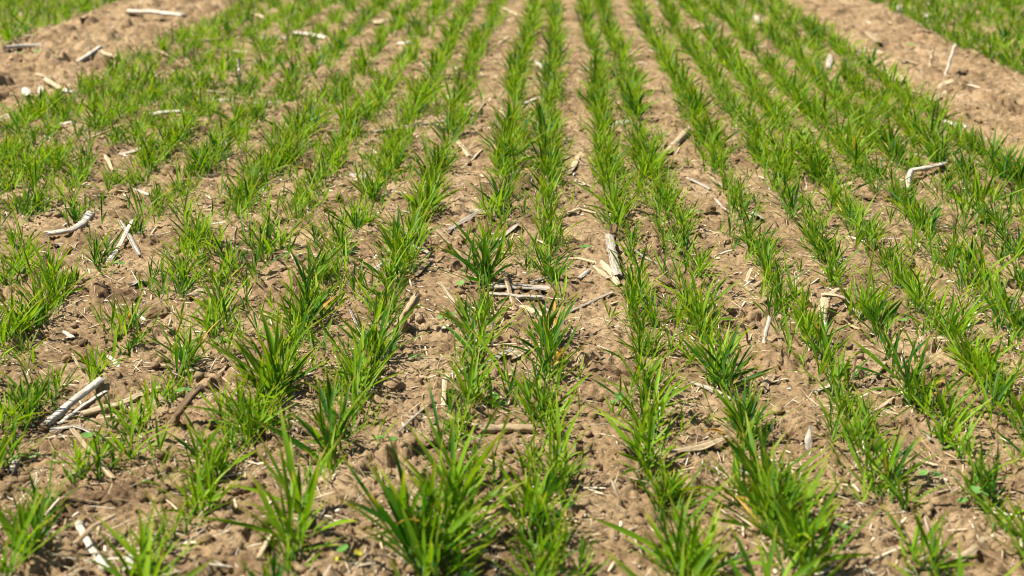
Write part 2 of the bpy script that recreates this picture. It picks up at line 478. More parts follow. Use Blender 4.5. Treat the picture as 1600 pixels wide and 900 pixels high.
# ------------------------------------------------------------------ crop residue
rd = random.Random(77)
PLACES = []                         # where residue lies: no thin seedling grows through it
def frame_at(pts, i):
    d = (pts[min(i + 1, len(pts) - 1)] - pts[max(i - 1, 0)]).normalized()
    s = d.cross(Vector((0, 0, 1)))
    if s.length < 0.05: s = Vector((1, 0, 0))
    s.normalize()
    return d, s, s.cross(d).normalized()

def resample(pts, n):
    L = [0]
    for a, b in zip(pts[:-1], pts[1:]): L.append(L[-1] + (b - a).length)
    out = []
    for k in range(n):
        t = L[-1] * k / (n - 1)
        for i in range(len(pts) - 1):
            if t <= L[i + 1] + 1e-9: break
        f = (t - L[i]) / max(1e-9, L[i + 1] - L[i])
        out.append(pts[i].lerp(pts[i + 1], f))
    return out, L[-1]

def make_stalk(pts, r, rnd, nodes=(), flat=1.0, taper=1.0, knob=0.05, nseg=16, na=14):
    """ribbed stalk with ragged, sunken ends; returns rind and pith meshes"""
    P, Ln = resample(pts, nseg)
    P = [p + Vector((rnd.gauss(0, r * 0.08), rnd.gauss(0, r * 0.08), rnd.gauss(0, r * 0.06))) for p in P]
    rind, pith = MB(), []
    ph = rnd.uniform(0, 6)
    V = []; A = []; F = []
    ribs = [1 + rnd.gauss(0, 0.11) for _ in range(na)]
    for _ in range(2): ribs[rnd.randrange(na)] = rnd.uniform(0.55, 0.75)
    for i, p in enumerate(P):
        t = i / (nseg - 1)
        d, s, u = frame_at(P, i)
        rr_ = r * (1 + (taper - 1) * t) * (1 + rnd.gauss(0, knob))
        for nd in nodes:
            rr_ *= 1 + 0.28 * math.exp(-((t - nd) * Ln / (r * 1.1)) ** 2)
        for k in range(na):
            an = 2 * math.pi * k / na + 0.3 * t
            q = rr_ * ribs[k] * (1 + 0.05 * math.sin(3 * an + ph))
            off = Vector((0, 0, 0))
            if i == 0: off = -d * r * rnd.uniform(-0.7, 0.9)
            if i == nseg - 1: off = d * r * rnd.uniform(-0.7, 0.9)
            V.append(tuple(p + s * math.cos(an) * q + u * math.sin(an) * q * flat + off)); A.append((t * Ln, an * r * 14, ph))
    for i in range(nseg - 1):
        for k in range(na):
            a = i * na + k; b = i * na + (k + 1) % na
            F.append((a, b, b + na, a + na))
    rind.add(V, F, A)
    for end in (0, nseg - 1):
        d, s, u = frame_at(P, end)
        dd = d if end == 0 else -d
        o = [Vector(V[end * na + k]) for k in range(na)]
        c = sum(o, Vector()) / na
        W = [tuple(x) for x in o] + [tuple(c + (x - c) * 0.78 + dd * r * 0.12) for x in o] + [tuple(c + (x - c) * 0.35 + dd * r * (0.5 + rnd.uniform(0, 0.3))) for x in o] + [tuple(c + dd * r * 0.6)]
        f = []
        for k in range(na):
            k2 = (k + 1) % na
            f += [(k, k2, na + k2, na + k), (na + k, na + k2, 2 * na + k2, 2 * na + k), (2 * na + k, 2 * na + k2, 3 * na)]
        pith.append(MB()); pith[-1].add(W, f, [(rnd.random() * 0.05, rnd.random(), 0) for _ in W])
    return rind, pith

def make_strip(pts, wd, rnd, curl=0.35, thick=0.0012, nseg=14, na=7):
    """a torn strip of husk or rind: a curled sheet with thickness and ragged ends"""
    P, Ln = resample(pts, nseg)
    mb = MB(); V = []; A = []; F = []
    ph = rnd.uniform(0, 9); roll = rnd.gauss(0, 0.35); tw = rnd.gauss(0, 0.5)
    e0 = [rnd.uniform(-0.5, 0.7) for _ in range(na)]; e1 = [rnd.uniform(-0.5, 0.7) for _ in range(na)]
    for side in (1, -1):
        for i, p in enumerate(P):
            t = i / (nseg - 1)
            d, s, u = frame_at(P, i)
            ro = roll + tw * t
            s2 = s * math.cos(ro) + u * math.sin(ro); u2 = u * math.cos(ro) - s * math.sin(ro)
            ww = wd * 0.5 * (0.75 + 0.25 * math.sin(t * 3.14)) * (1 + 0.14 * math.sin(t * 9 + ph) + rnd.gauss(0, 0.03))
            for k in range(na):
                a = (k / (na - 1) * 2 - 1)
                q = p + s2 * a * ww + u2 * (curl * ww * (1 - a * a) + side * thick * 0.5 + 0.05 * ww * math.sin(7 * a + ph))
                if i == 0: q -= d * wd * 0.5 * e0[k]
                if i == nseg - 1: q += d * wd * 0.5 * e1[k]
                V.append(tuple(q)); A.append((t * Ln, a * wd * 16, ph))
    n1 = nseg * na
    for i in range(nseg - 1):
        for k in range(na - 1):
            a = i * na + k
            F.append((a, a + 1, a + na + 1, a + na)); F.append((n1 + a, n1 + a + na, n1 + a + na + 1, n1 + a + 1))
    rim = [i * na for i in range(nseg)] + [(nseg - 1) * na + k for k in range(1, na)] + [i * na + na - 1 for i in range(nseg - 2, -1, -1)] + [k for k in range(na - 2, 0, -1)]
    for a, b in zip(rim, rim[1:] + rim[:1]): F.append((a, n1 + a, n1 + b, b))
    mb.add(V, F, A)
    return mb

def ground_pts(pts, lift):
    out = []
    ga, gb = at(pts[0][0], pts[0][1]), at(pts[-1][0], pts[-1][1])
    za, zb = tz(ga.x, ga.y), tz(gb.x, gb.y)
    for k, p in enumerate(pts):
        g = at(p[0], p[1])
        z = za + (zb - za) * k / (len(pts) - 1)          # stiff pieces stay straight between their ends
        out.append(Vector((g.x, g.y, z + lift + (p[2] if len(p) > 2 else 0))))
    # a rigid piece rests on the bumps under it
    Q, _ = resample(out, 16)
    ex = terrain(np.array([q.x for q in Q]), np.array([q.y for q in Q])) + lift * 0.6 - np.array([q.z for q in Q])
    up = max(0.0, float(np.percentile(ex, 85)))
    PLACES.extend((q.x, q.y) for q in Q[::3])
    return [o + Vector((0, 0, up)) for o in out]

used = {}
def uniq(label):
    if label in used: raise ValueError('label twice: ' + label)
    used[label] = 1
    return label

def stalk(pts, wpx, mat, label, pith='pith', flat=0.55, nodes=(), taper=1.0, stub=False, name='corn_stalk', group='pieces of old corn stalk on the soil', cat='corn stalk', knob=0.03):
    r = 0.48 * wpx / pxm(pts[0][1])
    if stub:
        b = at(pts[0][0], pts[0][1]); b.z = tz(b.x, b.y) - 0.015; PLACES.extend(((b.x, b.y), (b.x + 0.03, b.y), (b.x - 0.03, b.y), (b.x + 0.05, b.y)))
        W = [b] + [at_depth(p[0], p[1], b.y + (p[2] if len(p) > 2 else 0)) for p in pts[1:]]
    else:
        W = ground_pts(pts, r * 0.75)
    rind, pt = make_stalk(W, r, rd, nodes, flat, taper, knob)
    o = tuple(W[0]); root = empty(name, o)
    tag(root, uniq(label), cat, group)
    rind.build('rind', M[mat], root, 'grain', origin=o)
    for e in pt: e.build('pith', M[pith], root, 'grain', origin=o)
    return root

def strip(pts, wpx, mat, label, curl=0.35, name='husk_strip', group='strips of dry husk and straw on the soil', cat='dry husk', stub=False, lift=0.004):
    wd = wpx / pxm(pts[0][1])
    if stub:
        b = at(pts[0][0], pts[0][1]); b.z = tz(b.x, b.y) - 0.006; PLACES.append((b.x, b.y))
        W = [b] + [at_depth(p[0], p[1], b.y + (p[2] if len(p) > 2 else 0)) for p in pts[1:]]
    else:
        W = ground_pts(pts, lift)
    o = tuple(W[0])
    ob = make_strip(W, wd, rd, curl).build(name, M[mat], None, 'grain', origin=o)
    tag(ob, uniq(label), cat, group)
    return ob

# --- the large pieces near the camera
stalk([(70,668),(118,634),(160,606)], 15, 'white', 'thick bleached corn stalk lying front left, split lengthwise', nodes=(0.3,))
stalk([(92,662),(135,630),(165,612)], 10, 'white', 'slim bleached half stalk pressed against the thick split one')
stalk([(128,650),(190,630),(250,610)], 14, 'cream', 'cream corn stalk with cut white end beside the dark tilted stub', nodes=(0.2,))
stalk([(256,668),(283,640,0.01),(309,605,0.02)], 21, 'brown', 'dark brown hollow stub tilted out of the soil', 'darkpith', stub=True, name='corn_stub', cat='corn stub', group='old corn stubs standing in the soil')
stalk([(616,520),(634,490,0.01),(651,464,0.02)], 23, 'tan', 'thick tan stub tilted right beside a wheat clump', 'pith', stub=True, name='corn_stub', cat='corn stub', group='old corn stubs standing in the soil')
stalk([(958,372),(959,364,0.004),(960,353,0.012)], 14, 'brown', 'short dark stub with open ring end above the grey plank-like stalk', 'darkpith', stub=True, name='corn_stub', cat='corn stub', group='old corn stubs standing in the soil')
stalk([(964,434),(957,402),(952,374)], 17, 'grey', 'broad grey weathered stalk lying along the row, flat like a plank', flat=0.3)
stalk([(1193,533),(1198,515,0.003),(1203,496,0.006)], 8, 'white', 'white stick standing upright from a dark hollow', stub=True, name='straw_stick', cat='stick', group='sticks standing in the soil')
stalk([(1172,533),(1166,520),(1161,506)], 6, 'brown', 'short brown twig standing next to the upright white stick', 'darkpith', stub=True, name='straw_stick', cat='stick', group='sticks standing in the soil')
stalk([(1475,122),(1484,97),(1492,70)], 8, 'white', 'tall white stick standing in the right bare strip', stub=True, name='straw_stick', cat='stick', group='sticks standing in the soil')
stalk([(1452,106),(1456,90),(1460,74)], 6, 'cream', 'shorter cream stick standing in the right bare strip', stub=True, name='straw_stick', cat='stick', group='sticks standing in the soil')
stalk([(364,392),(367,372),(370,354)], 7, 'cream', 'thin cream stick standing between two left wheat rows', stub=True, name='straw_stick', cat='stick', group='sticks standing in the soil')
stalk([(376,138),(374,115),(373,92)], 7, 'white', 'white curved stick standing far back among left rows', stub=True, name='straw_stick', cat='stick', group='sticks standing in the soil')
stalk([(768,453),(810,450),(852,457)], 19, 'grey', 'wide grey split stalk in the pile crossing the middle row', flat=0.35)
stalk([(766,469),(810,467),(848,471)], 13, 'grey', 'narrow grey stalk along the front of the middle pile', flat=0.5)
stalk([(790,447),(830,440),(867,430)], 6, 'grey', 'grey stick sloping behind the middle pile')
stalk([(785,437,0.012),(794,458,0.018),(804,480,0.008)], 7, 'tan', 'tan stick laid across the grey pile')
strip([(815,478),(832,486),(846,494)], 15, 'cream', 'cream chip at the right end of the grey pile', 0.5)
stalk([(878,490),(918,474),(957,459)], 7, 'grey', 'straight grey stick right of the grey pile', nodes=(0.1,))
stalk([(622,686),(646,658),(671,631)], 6, 'grey', 'thin straight grey stick on open soil left of centre row')
stalk([(752,674),(790,670),(832,674)], 17, 'tan', 'rough tan log of stalk lying crosswise near front', flat=0.8, knob=0.10)
stalk([(695,604,0.02),(692,638),(712,658),(758,668)], 7, 'cream', 'bent cream root arching to the rough tan log', name='dry_root', cat='root', group='dry pale roots', knob=0.12)
strip([(795,560),(815,552),(842,545)], 17, 'cream', 'curled cream husk behind the rough tan log', 0.6)
strip([(765,567),(785,556),(800,552)], 9, 'grey', 'small grey husk left of the curled cream husk')
strip([(1048,716),(1092,703),(1137,688)], 13, 'cream', 'torn cream husk lying crosswise in right front gap', 0.5)
strip([(1052,704),(1080,697),(1108,694)], 8, 'tan', 'tan husk layer behind the torn cream husk', 0.4)
strip([(1263,700),(1264,684,0.002),(1266,668,0.004)], 13, 'white', 'white upright chip with cut top in right front soil', 0.3, stub=True)
strip([(1078,597),(1110,610),(1142,622)], 7, 'grey', 'slim grey strip under the wheat right of centre')
strip([(1488,884),(1514,866),(1538,848)], 15, 'cream', 'cream flake of stalk at the lower right edge', 0.5)
stalk([(122,820),(143,858),(168,897)], 14, 'white', 'white flattened stalk at lower left, crossed by a stick', flat=0.45, knob=0.02)
stalk([(120,868,0.03),(150,850,0.034),(181,828,0.024)], 9, 'tan', 'tan stick crossing over the white flattened stalk', flat=0.6)
stalk([(115,686,0.012),(146,718,0.005),(179,753)], 10, 'tan', 'straight tan stick sloping down toward a soil mound', flat=0.7)
strip([(85,672),(120,668),(155,690)], 22, 'white', 'white broad husk below the thick split stalk', 0.4)
stalk([(18,742),(22,733),(27,722)], 12, 'grey', 'small grey tube of stalk at the left edge', 'darkpith')
strip([(402,880),(413,858),(427,833)], 13, 'cream', 'cream leaf sheath standing below a wheat clump', 0.5)
strip([(198,897),(203,882),(208,868)], 18, 'white', 'white broken husk at the bottom edge left', 0.5)
strip([(472,890),(483,879),(496,867)], 7, 'cream', 'short cream splinter by the round-leaved weed')
strip([(168,412),(188,388,0.01),(208,363,0.03)], 9, 'white', 'white splinter leaning left in the crossed pair', 0.4)
strip([(189,354,0.012),(203,376,0.008),(218,400)], 11, 'white', 'white splinter leaning right in the crossed pair', 0.4)
stalk([(72,370),(108,365),(128,352),(140,338)], 13, 'white', 'bone-like white bent stalk with knobby end', nodes=(0.95,), taper=1.25)
strip([(86,388),(95,382),(106,377)], 16, 'white', 'white chip below the bone-like bent stalk', 0.6)
stalk([(282,281),(308,280),(333,283)], 7, 'tan', 'short tan stick behind left wheat clump')
strip([(150,305),(176,309),(201,314)], 7, 'cream', 'cream strip in the left rows below a clod')
strip([(209,296),(221,299),(233,304)], 6, 'white', 'white strip poking from under a clod')
strip([(318,319),(333,319),(350,321)], 6, 'brown', 'dark brown strip with white edge in left soil')
strip([(185,242),(205,238),(227,231)], 8, 'white', 'white stalk slice in the left rows')
strip([(205,446),(215,440),(230,444)], 14, 'grey', 'grey flaky husk left of the round clod', 0.5)
strip([(163,240),(170,255),(176,268)], 6, 'cream', 'thin cream stem leaning in left wheat rows')
# --- bent stalk and others on the right
stalk([(1424,277,0.02),(1450,271,0.03),(1477,263,0.034)], 10, 'white', 'white stalk half pointing right, joined to a broken half')
stalk([(1423,277,0.018),(1419,288,0.012),(1418,302,0.004)], 10, 'white', 'broken white stalk half pointing down to the soil')
strip([(1312,297),(1320,293),(1329,289)], 9, 'cream', 'cream chip in right rows near dark husks')
strip([(1335,305),(1350,309),(1365,312)], 10, 'brown', 'dark husk curl in the right rows', 0.7)
strip([(1080,282),(1095,288),(1110,296)], 10, 'grey', 'grey flat flake right of centre, first of a pair', 0.4)
strip([(1112,278),(1124,288),(1134,298)], 12, 'cream', 'cream flat flake right of centre, second of a pair', 0.4)
strip([(1117,317),(1126,324),(1136,331)], 6, 'white', 'thin white strip below the pair of flakes')
strip([(1176,332),(1184,339),(1194,347)], 14, 'white', 'white block-like chip between right rows', 0.5)
strip([(889,272),(897,258),(906,241)], 10, 'cream', 'cream chip standing in the wide middle gap', 0.4)
stalk([(885,336),(905,329,0.006),(932,333)], 9, 'cream', 'arched cream root over a hole in the middle gap', name='dry_root', cat='root', group='dry pale roots', knob=0.12, taper=0.6)
strip([(986,389),(1006,402),(1028,415)], 7, 'grey', 'grey strip sloping right of the plank-like stalk')
strip([(880,404),(905,403),(932,410)], 6, 'cream', 'cream strip leading to the plank-like stalk')
strip([(928,416),(939,426),(950,436)], 8, 'cream', 'short cream splinter left of the plank-like stalk')
strip([(939,409),(953,424),(967,446)], 9, 'cream', 'long cream splinter touching the plank-like stalk')
strip([(905,434),(914,428),(922,424)], 8, 'white', 'frayed white fibres on the middle gap soil')
strip([(1165,437),(1170,428,0.004),(1175,418,0.006)], 9, 'cream', 'cream stub chip standing between right rows', stub=True)
strip([(1178,448),(1184,442),(1192,437)], 5, 'cream', 'thin cream straw right of the cream stub chip')
strip([(1330,600),(1334,577,0.01),(1338,553,0.02)], 5, 'tan', 'thin tan straw leaning in right rows', stub=True)
stalk([(1360,600),(1370,585),(1381,569)], 11, 'tan', 'short tan tube of stalk by weeds on the right')
strip([(1270,612),(1282,608),(1296,602)], 9, 'white', 'white flake below right wheat clump')
strip([(1365,642),(1380,634),(1396,625)], 6, 'cream', 'thin cream root strip in right front soil')
stalk([(1283,504),(1287,494,0.008),(1291,482,0.02)], 17, 'cream', 'thick cream root stump of the root tangle', name='dry_root', cat='root', group='dry pale roots', knob=0.12)
stalk([(1286,483,0.025),(1310,485,0.028),(1328,489,0.022),(1345,500,0.005)], 11, 'cream', 'long cream root of the tangle reaching right', name='dry_root', cat='root', group='dry pale roots', knob=0.1, taper=0.6)
stalk([(1294,478,0.02),(1306,468,0.022),(1318,460,0.012)], 11, 'cream', 'upper cream root of the tangle', name='dry_root', cat='root', group='dry pale roots', knob=0.1)
stalk([(1318,501,0.006),(1330,508),(1343,516)], 6, 'tan', 'thin tan root below the tangle', name='dry_root', cat='root', group='dry pale roots', knob=0.1)
# --- middle distance, centre
stalk([(586,208),(640,201),(692,192)], 7, 'grey', 'long grey stick lying across rows left of centre')
stalk([(714,223),(724,235),(734,247)], 8, 'cream', 'thick cream stick above its thin crossing partner')
stalk([(721,262),(737,249),(753,235)], 5, 'cream', 'thin cream stick below its thick partner')
strip([(777,11),(797,20),(816,29)], 7, 'cream', 'cream stick far back at the top centre')
strip([(700,30),(710,34),(720,38)], 7, 'white', 'white chip far back left of centre')
strip([(814,164),(826,159),(839,153)], 7, 'white', 'white stick across the centre row')
strip([(832,93),(840,99),(849,105)], 5, 'white', 'small white stick between the two centre rows')
strip([(775,69),(785,64),(795,57)], 5, 'cream', 'cream straw far back in the centre gap')
strip([(697,144),(700,151),(704,158)], 7, 'white', 'little white peg left of the centre gap')
strip([(726,177),(742,181),(760,184)], 5, 'cream', 'cream straw lying crosswise in the centre gap')
strip([(745,181),(750,173),(757,160)], 4, 'tan', 'tan straw standing over the crosswise cream straw')
strip([(782,170),(785,180),(790,191)], 7, 'cream', 'cream strip along the centre row')
strip([(951,195),(967,191),(986,191)], 8, 'white', 'forked white chip right of the centre gap')
strip([(1042,240),(1060,222),(1077,204)], 13, 'cream', 'broad cream husk heap between right rows', 0.6)
strip([(682,359),(702,384),(730,414)], 8, 'tan', 'long curled tan husk left of the big centre clump')
strip([(699,363),(722,350),(746,334)], 8, 'grey', 'grey husk slanting behind the big centre clump')
strip([(774,377),(790,366),(808,353)], 15, 'grey', 'broad grey husk slab behind the big centre clump', 0.3)
strip([(730,335),(740,331),(760,334)], 9, 'cream', 'cream flaky husk among crumbs left of centre', 0.5)
stalk([(645,385),(660,391),(673,398)], 7, 'grey', 'short grey stick under a left centre clump', 'darkpith')
strip([(649,432),(661,418),(674,404)], 9, 'tan', 'bundle-like tan strip right of a left centre clump')
strip([(545,272),(560,275),(576,278)], 6, 'grey', 'small grey strip between left centre rows')
strip([(597,306),(615,302),(637,307)], 6, 'white', 'pale straw bridge between left centre rows')
strip([(583,420),(592,417),(601,413)], 8, 'white', 'white chip between left centre clumps')
strip([(570,379),(583,388),(597,398)], 6, 'brown', 'dark twig between left centre clumps')
strip([(689,451),(700,462),(714,477)], 10, 'cream', 'tapered cream husk on smooth soil left of centre', 0.5)
strip([(692,517),(698,510),(706,507)], 11, 'white', 'white flake beside a dark hole left of centre', 0.5)
strip([(547,486),(560,514),(577,541)], 9, 'white', 'long white strip through a wheat clump')
strip([(740,530),(752,537),(762,543)], 7, 'grey', 'grey straw under centre wheat clump')
strip([(340,592),(348,580),(357,566)], 5, 'cream', 'thin cream straw standing alone left of centre')
stalk([(274,585),(292,581),(311,575)], 9, 'cream', 'short cream stalk left of the dark tilted stub')
strip([(222,574),(243,573),(266,572)], 4, 'cream', 'long thin straw in the left rows')
strip([(114,555),(121,568),(128,581)], 6, 'cream', 'cream splinter in the left front rows')
strip([(100,519),(107,524),(115,529)], 8, 'white', 'small white chip on the left soil mound')
strip([(168,554),(177,562),(187,572)], 7, 'white', 'white ragged flake in left rows')
strip([(210,488),(218,493),(227,499)], 7, 'white', 'white chip left of the round clod')
strip([(297,467),(312,458),(328,456)], 19, 'cream', 'crumbling cream husk lump with holes', 0.8)
strip([(1440,672),(1448,680),(1455,690)], 7, 'grey', 'grey splinter in right front rows')
strip([(1190,612),(1196,598),(1206,590)], 16, 'tan', 'hollow tan root crust over a dark hole', 0.9)
# --- far pieces
for pts, wd, mat, lab in (
    ([(203,30),(245,33),(287,37)], 8, 'white', 'long white stalk lying on the left bare strip'),
    ([(9,82),(35,77),(63,75)], 7, 'white', 'white stick at the left edge of the left bare strip'),
    ([(119,104),(140,99),(158,92)], 8, 'white', 'white stick on the left bare strip, lower of a pair'),
    ([(151,82),(167,89),(184,96)], 7, 'cream', 'cream stick on the left bare strip, upper of a pair'),
    ([(71,133),(85,138),(99,144)], 7, 'cream', 'cream stick in the straw heap on the left bare strip'),
    ([(100,144),(109,147),(118,150)], 7, 'white', 'white stub end right of the left straw heap'),
    ([(239,186),(264,183),(288,180)], 9, 'white', 'white tube of stalk with dark open end in left rows')):
    stalk([(p[0], p[1], 0.006) for p in pts], wd * 1.3, mat, lab, 'darkpith', flat=0.6)
for pts, wd, mat, lab in (
    ([(58,121),(68,124),(79,127)], 7, 'cream', 'cream flake topping the left straw heap'),
    ([(62,136),(64,144),(66,153)], 7, 'white', 'white upright flake in the left straw heap'),
    ([(38,147),(42,151),(46,157)], 10, 'white', 'white crumb of husk left of the straw heap'),
    ([(0,192),(12,187),(26,184)], 11, 'cream', 'cream husk at the left edge of the photo'),
    ([(84,201),(98,198),(113,195)], 7, 'white', 'white strip at the edge of the leftmost rows'),
    ([(129,223),(160,213),(196,202)], 7, 'cream', 'long cream strip among the leftmost rows'),
    ([(322,68),(345,66),(371,62)], 9, 'grey', 'grey wide strip far back in left rows'),
    ([(400,62),(422,61),(446,61)], 6, 'grey', 'slim grey strip far back in left rows'),
    ([(459,55),(482,57),(509,61)], 7, 'white', 'pale broken strip far back in left rows'),
    ([(519,63),(530,60),(542,57)], 6, 'cream', 'cream bit right of the pale broken strip'),
    ([(234,72),(248,82),(263,93)], 4, 'tan', 'thin tan straw at the left bare strip edge'),
    ([(361,85),(371,84),(383,86)], 6, 'white', 'short white strip above the curved standing stick'),
    ([(218,2),(228,3),(238,5)], 6, 'white', 'white strip at the top of the left bare strip'),
    ([(380,21),(395,22),(420,31)], 5, 'cream', 'arched cream straw at the top left rows'),
    ([(233,122),(245,116),(257,112)], 8, 'tan', 'tan husk beside the left bare strip'),
    ([(29,65),(42,61),(55,58)], 6, 'cream', 'cream strip where the left bed ends'),
    ([(127,42),(131,38),(137,33)], 8, 'cream', 'cream chip at the edge of the left bed'),
    ([(325,145),(340,147),(352,150)], 7, 'white', 'white chip in the left rows below the curved stick'),
    ([(330,159),(345,160),(362,160)], 6, 'white', 'white strip below the chip in the left rows'),
    ([(395,165),(415,166),(438,164)], 6, 'grey', 'grey strip between left rows at mid distance'),
    ([(1335,86),(1352,83),(1376,84)], 8, 'cream', 'cream fan of husk on the right bare strip'),
    ([(1378,111),(1392,121),(1409,133)], 13, 'cream', 'broad cream husk at the edge of the right rows'),
    ([(1416,145),(1440,148),(1456,160),(1476,149)], 7, 'cream', 'crooked cream root strip on the right bare strip'),
    ([(1404,103),(1418,101),(1433,102)], 9, 'tan', 'tan husk lump on the right bare strip'),
    ([(1390,13),(1400,15),(1409,16)], 7, 'white', 'white chip at the top edge of the right bed'),
    ([(1443,30),(1447,27),(1452,23)], 9, 'white', 'white crumb of husk in the right bed'),
    ([(1434,52),(1448,56),(1463,62)], 8, 'cream', 'cream strip where the right bed begins'),
    ([(1464,141),(1475,137),(1488,138)], 7, 'cream', 'cream flake below the tall standing stick'),
    ([(1474,194),(1492,197),(1511,199)], 7, 'white', 'white strip at the outer edge of the right rows'),
    ([(1243,213),(1256,209),(1271,205)], 10, 'cream', 'cream husk curl inside the right rows'),
    ([(1293,108),(1295,100),(1297,91)], 7, 'white', 'little white peg among the right rows'),
    ([(1080,48),(1095,44),(1110,40)], 6, 'cream', 'cream bit far back right of centre'),
    ([(1180,25),(1184,32),(1187,40)], 7, 'white', 'white bit far back in the right rows'),
    ([(1355,55),(1362,65),(1372,74)], 10, 'tan', 'tan root crust high on the right bare strip'),
    ([(1558,262),(1580,260),(1600,264)], 7, 'cream', 'cream strip at the right edge of the photo'),
    ([(585,35),(590,39),(600,33)], 8, 'cream', 'cream chip far back between left centre rows'),
    ([(622,69),(632,71),(644,71)], 7, 'white', 'white strip far back between left centre rows')):
    strip([(p[0], p[1], 0.008) for p in pts], wd * 1.35, mat, lab)
# yellow dry leaves on the soil
for pts, wd, lab in (([(456,263),(468,262),(482,265)], 7, 'yellow dry leaf lying behind a left centre clump'),
                     ([(1455,612),(1461,603),(1476,599)], 9, 'yellow dry leaf lying in right front rows'),
                     ([(1100,674),(1115,672),(1130,676)], 5, 'orange dry leaf above the torn cream husk'),
                     ([(873,576),(869,556,0.01),(866,510,0.05)], 5, 'orange dry leaf hanging beside the centre row')):
    W = ground_pts(pts, 0.006)
    o = tuple(W[0]); mb = make_strip(W, wd / pxm(pts[0][1]), rd, 0.2, 0.0006)
    mb.a = [(0.4, 0.5, 0.5)] * len(mb.v)
    tag(mb.build('dry_leaf', M['yellow'], None, 'leaf', origin=o), uniq(lab), 'dry leaf', 'yellow dry leaves on the soil')

# ------------------------------------------------------------------ the wheat plants, set round the residue
# plants further back, drilled along the same rows
rr = random.Random(5)
extra = []
taken = np.array([(p[0], p[1]) for p in plants])
for ri, rx in enumerate(ROWX):
    y = 3.95
    left = ri < 8
    while y < 12.5:
        y += rr.uniform(0.045, 0.085) * (0.92 if left else 1.0)
        if rr.random() < (0.06 if left else 0.05): continue
        x = rx + rr.gauss(0, 0.024 if left else 0.013) + 0.012 * math.sin(y * 1.3 + ri)
        if np.min(np.hypot(taken[:, 0] - x, (taken[:, 1] - y) * 0.6)) < 0.045: continue
        if any(abs(x - q[0]) < 0.04 and -0.12 < y - q[1] < 0.02 for q in PLACES): continue
        extra.append([x, y, rr.uniform(0.06, 0.11) * (0.95 if left else 1.08), ri, False])
extra.sort(key=lambda p: p[1])
def in_frame(x, y):
    v = CR.transposed() @ Vector((x, y, -CAM_H))
    px = 800 + F_PX * v.x / -v.z
    return -20 < px < 1620
near = []; far = []
room = 300 - len(plants)
for p in extra:
    if room > 0 and in_frame(p[0], p[1]): near.append(p); room -= 1
    else: far.append(p)
plants += near

ORD = ['', 'first', 'second', 'third', 'fourth', 'fifth', 'sixth', 'seventh', 'eighth', 'ninth', 'tenth', 'eleventh', 'twelfth', 'thirteenth',
       'fourteenth', 'fifteenth', 'sixteenth', 'seventeenth', 'eighteenth', 'nineteenth', 'twentieth', 'twenty-first', 'twenty-second',
       'twenty-third', 'twenty-fourth', 'twenty-fifth', 'twenty-sixth', 'twenty-seventh', 'twenty-eighth', 'twenty-ninth', 'thirtieth',
       'thirty-first', 'thirty-second', 'thirty-third', 'thirty-fourth', 'thirty-fifth']
NR = len(ROWS)
def row_words(r):
    if r <= 10: return 'row %s from the left bare strip' % ORD[r + 1]
    return 'row %s from the right bare strip' % ORD[NR - r]
def row_phrase(r):
    if r <= 10: return '%s row from the left bare strip' % ORD[r + 1]
    return '%s row from the right bare strip' % ORD[NR - r]

byrow = {}
for p in plants: byrow.setdefault(p[3], []).append(p)
rp = random.Random(21)
for r, lst in byrow.items():
    lst.sort(key=lambda p: p[1])
    for k, p in enumerate(lst):
        x, y, h, _, yel = p
        z = tz(x, y)
        dens = 3 + int(min(5, h / 0.022)) + rp.choice((0, 1, 1, 2))
        narrow = h < 0.05
        n_seed = 3 if narrow else min(15, dens + (3 if h > 0.09 else 2))
        leaf, stem, yl = MB(), MB(), [[], 2 if yel else rp.choice((0, 0, 0, 0, 1))]
        wheat_clump(leaf, stem, yl, (x, y, z), max(0.055, h), n_seed, 0.016 + 0.11 * min(h, 0.16), rp, 7)
        root = empty('wheat_plant', (x, y, z))
        look = 'tall bushy' if h > 0.135 else 'upright leafy' if h > 0.10 else 'spreading green' if h > 0.075 else 'low green' if h > 0.05 else 'small short'
        lab = '%s wheat plant, %s from front in the %s' % (look, ORD[k + 1], row_phrase(r))
        if yel: lab = 'wheat plant with yellowed leaf, %s in the %s' % (ORD[k + 1], row_phrase(r))
        tag(root, lab, 'wheat plant', 'young wheat plants in the drilled rows')
        leaf.build('leaves', M['leaf'], root, origin=(x, y, z))
        stem.build('stem', M['stem'], root, origin=(x, y, z))
        for e in yl[0]: tag(e.build('yellowed_leaf', M['yellow'], root, origin=(x, y, z)), 'dry yellowed leaf')

# the rest of the field: rows far back and the beds beyond both bare strips, past counting
stuff = MB()
rs = random.Random(33)
far_all = [(p[0], p[1], p[2], 0) for p in far]
for (s0, s1) in ((-5.4, -2.80), (2.03, 5.2)):
    n = int((s1 - s0) / 0.165) + 1
    for i in range(n):
        rx = ((s1 - 0.165 * i) if s0 < 0 else (s0 + 0.165 * i)) * SX
        y = 4.2 if abs(rx) > 2 else 3.5
        while y < 12.5:
            y += rs.uniform(0.04, 0.075)
            if abs(rx) > 0.56 * y + 0.4: continue
            if rs.random() < 0.05: continue
            far_all.append((rx + rs.gauss(0, 0.018), y, rs.uniform(0.07, 0.12), 0.5))
# drilled rows that run on just outside the frame
for ri, rx in enumerate(ROWX):
    y = 1.45
    while y < 4.2:
        y += rs.uniform(0.05, 0.10)
        v = CR.transposed() @ Vector((rx, y, -CAM_H))
        px = 800 + F_PX * v.x / -v.z; py = 450 - F_PX * v.y / -v.z
        if (px < -45 or px > 1645 or py > 925) and abs(rx) < 0.56 * y + 0.4 and rs.random() > 0.15:
            far_all.append((rx + rs.gauss(0, 0.012), y, rs.uniform(0.08, 0.12), 0.5))
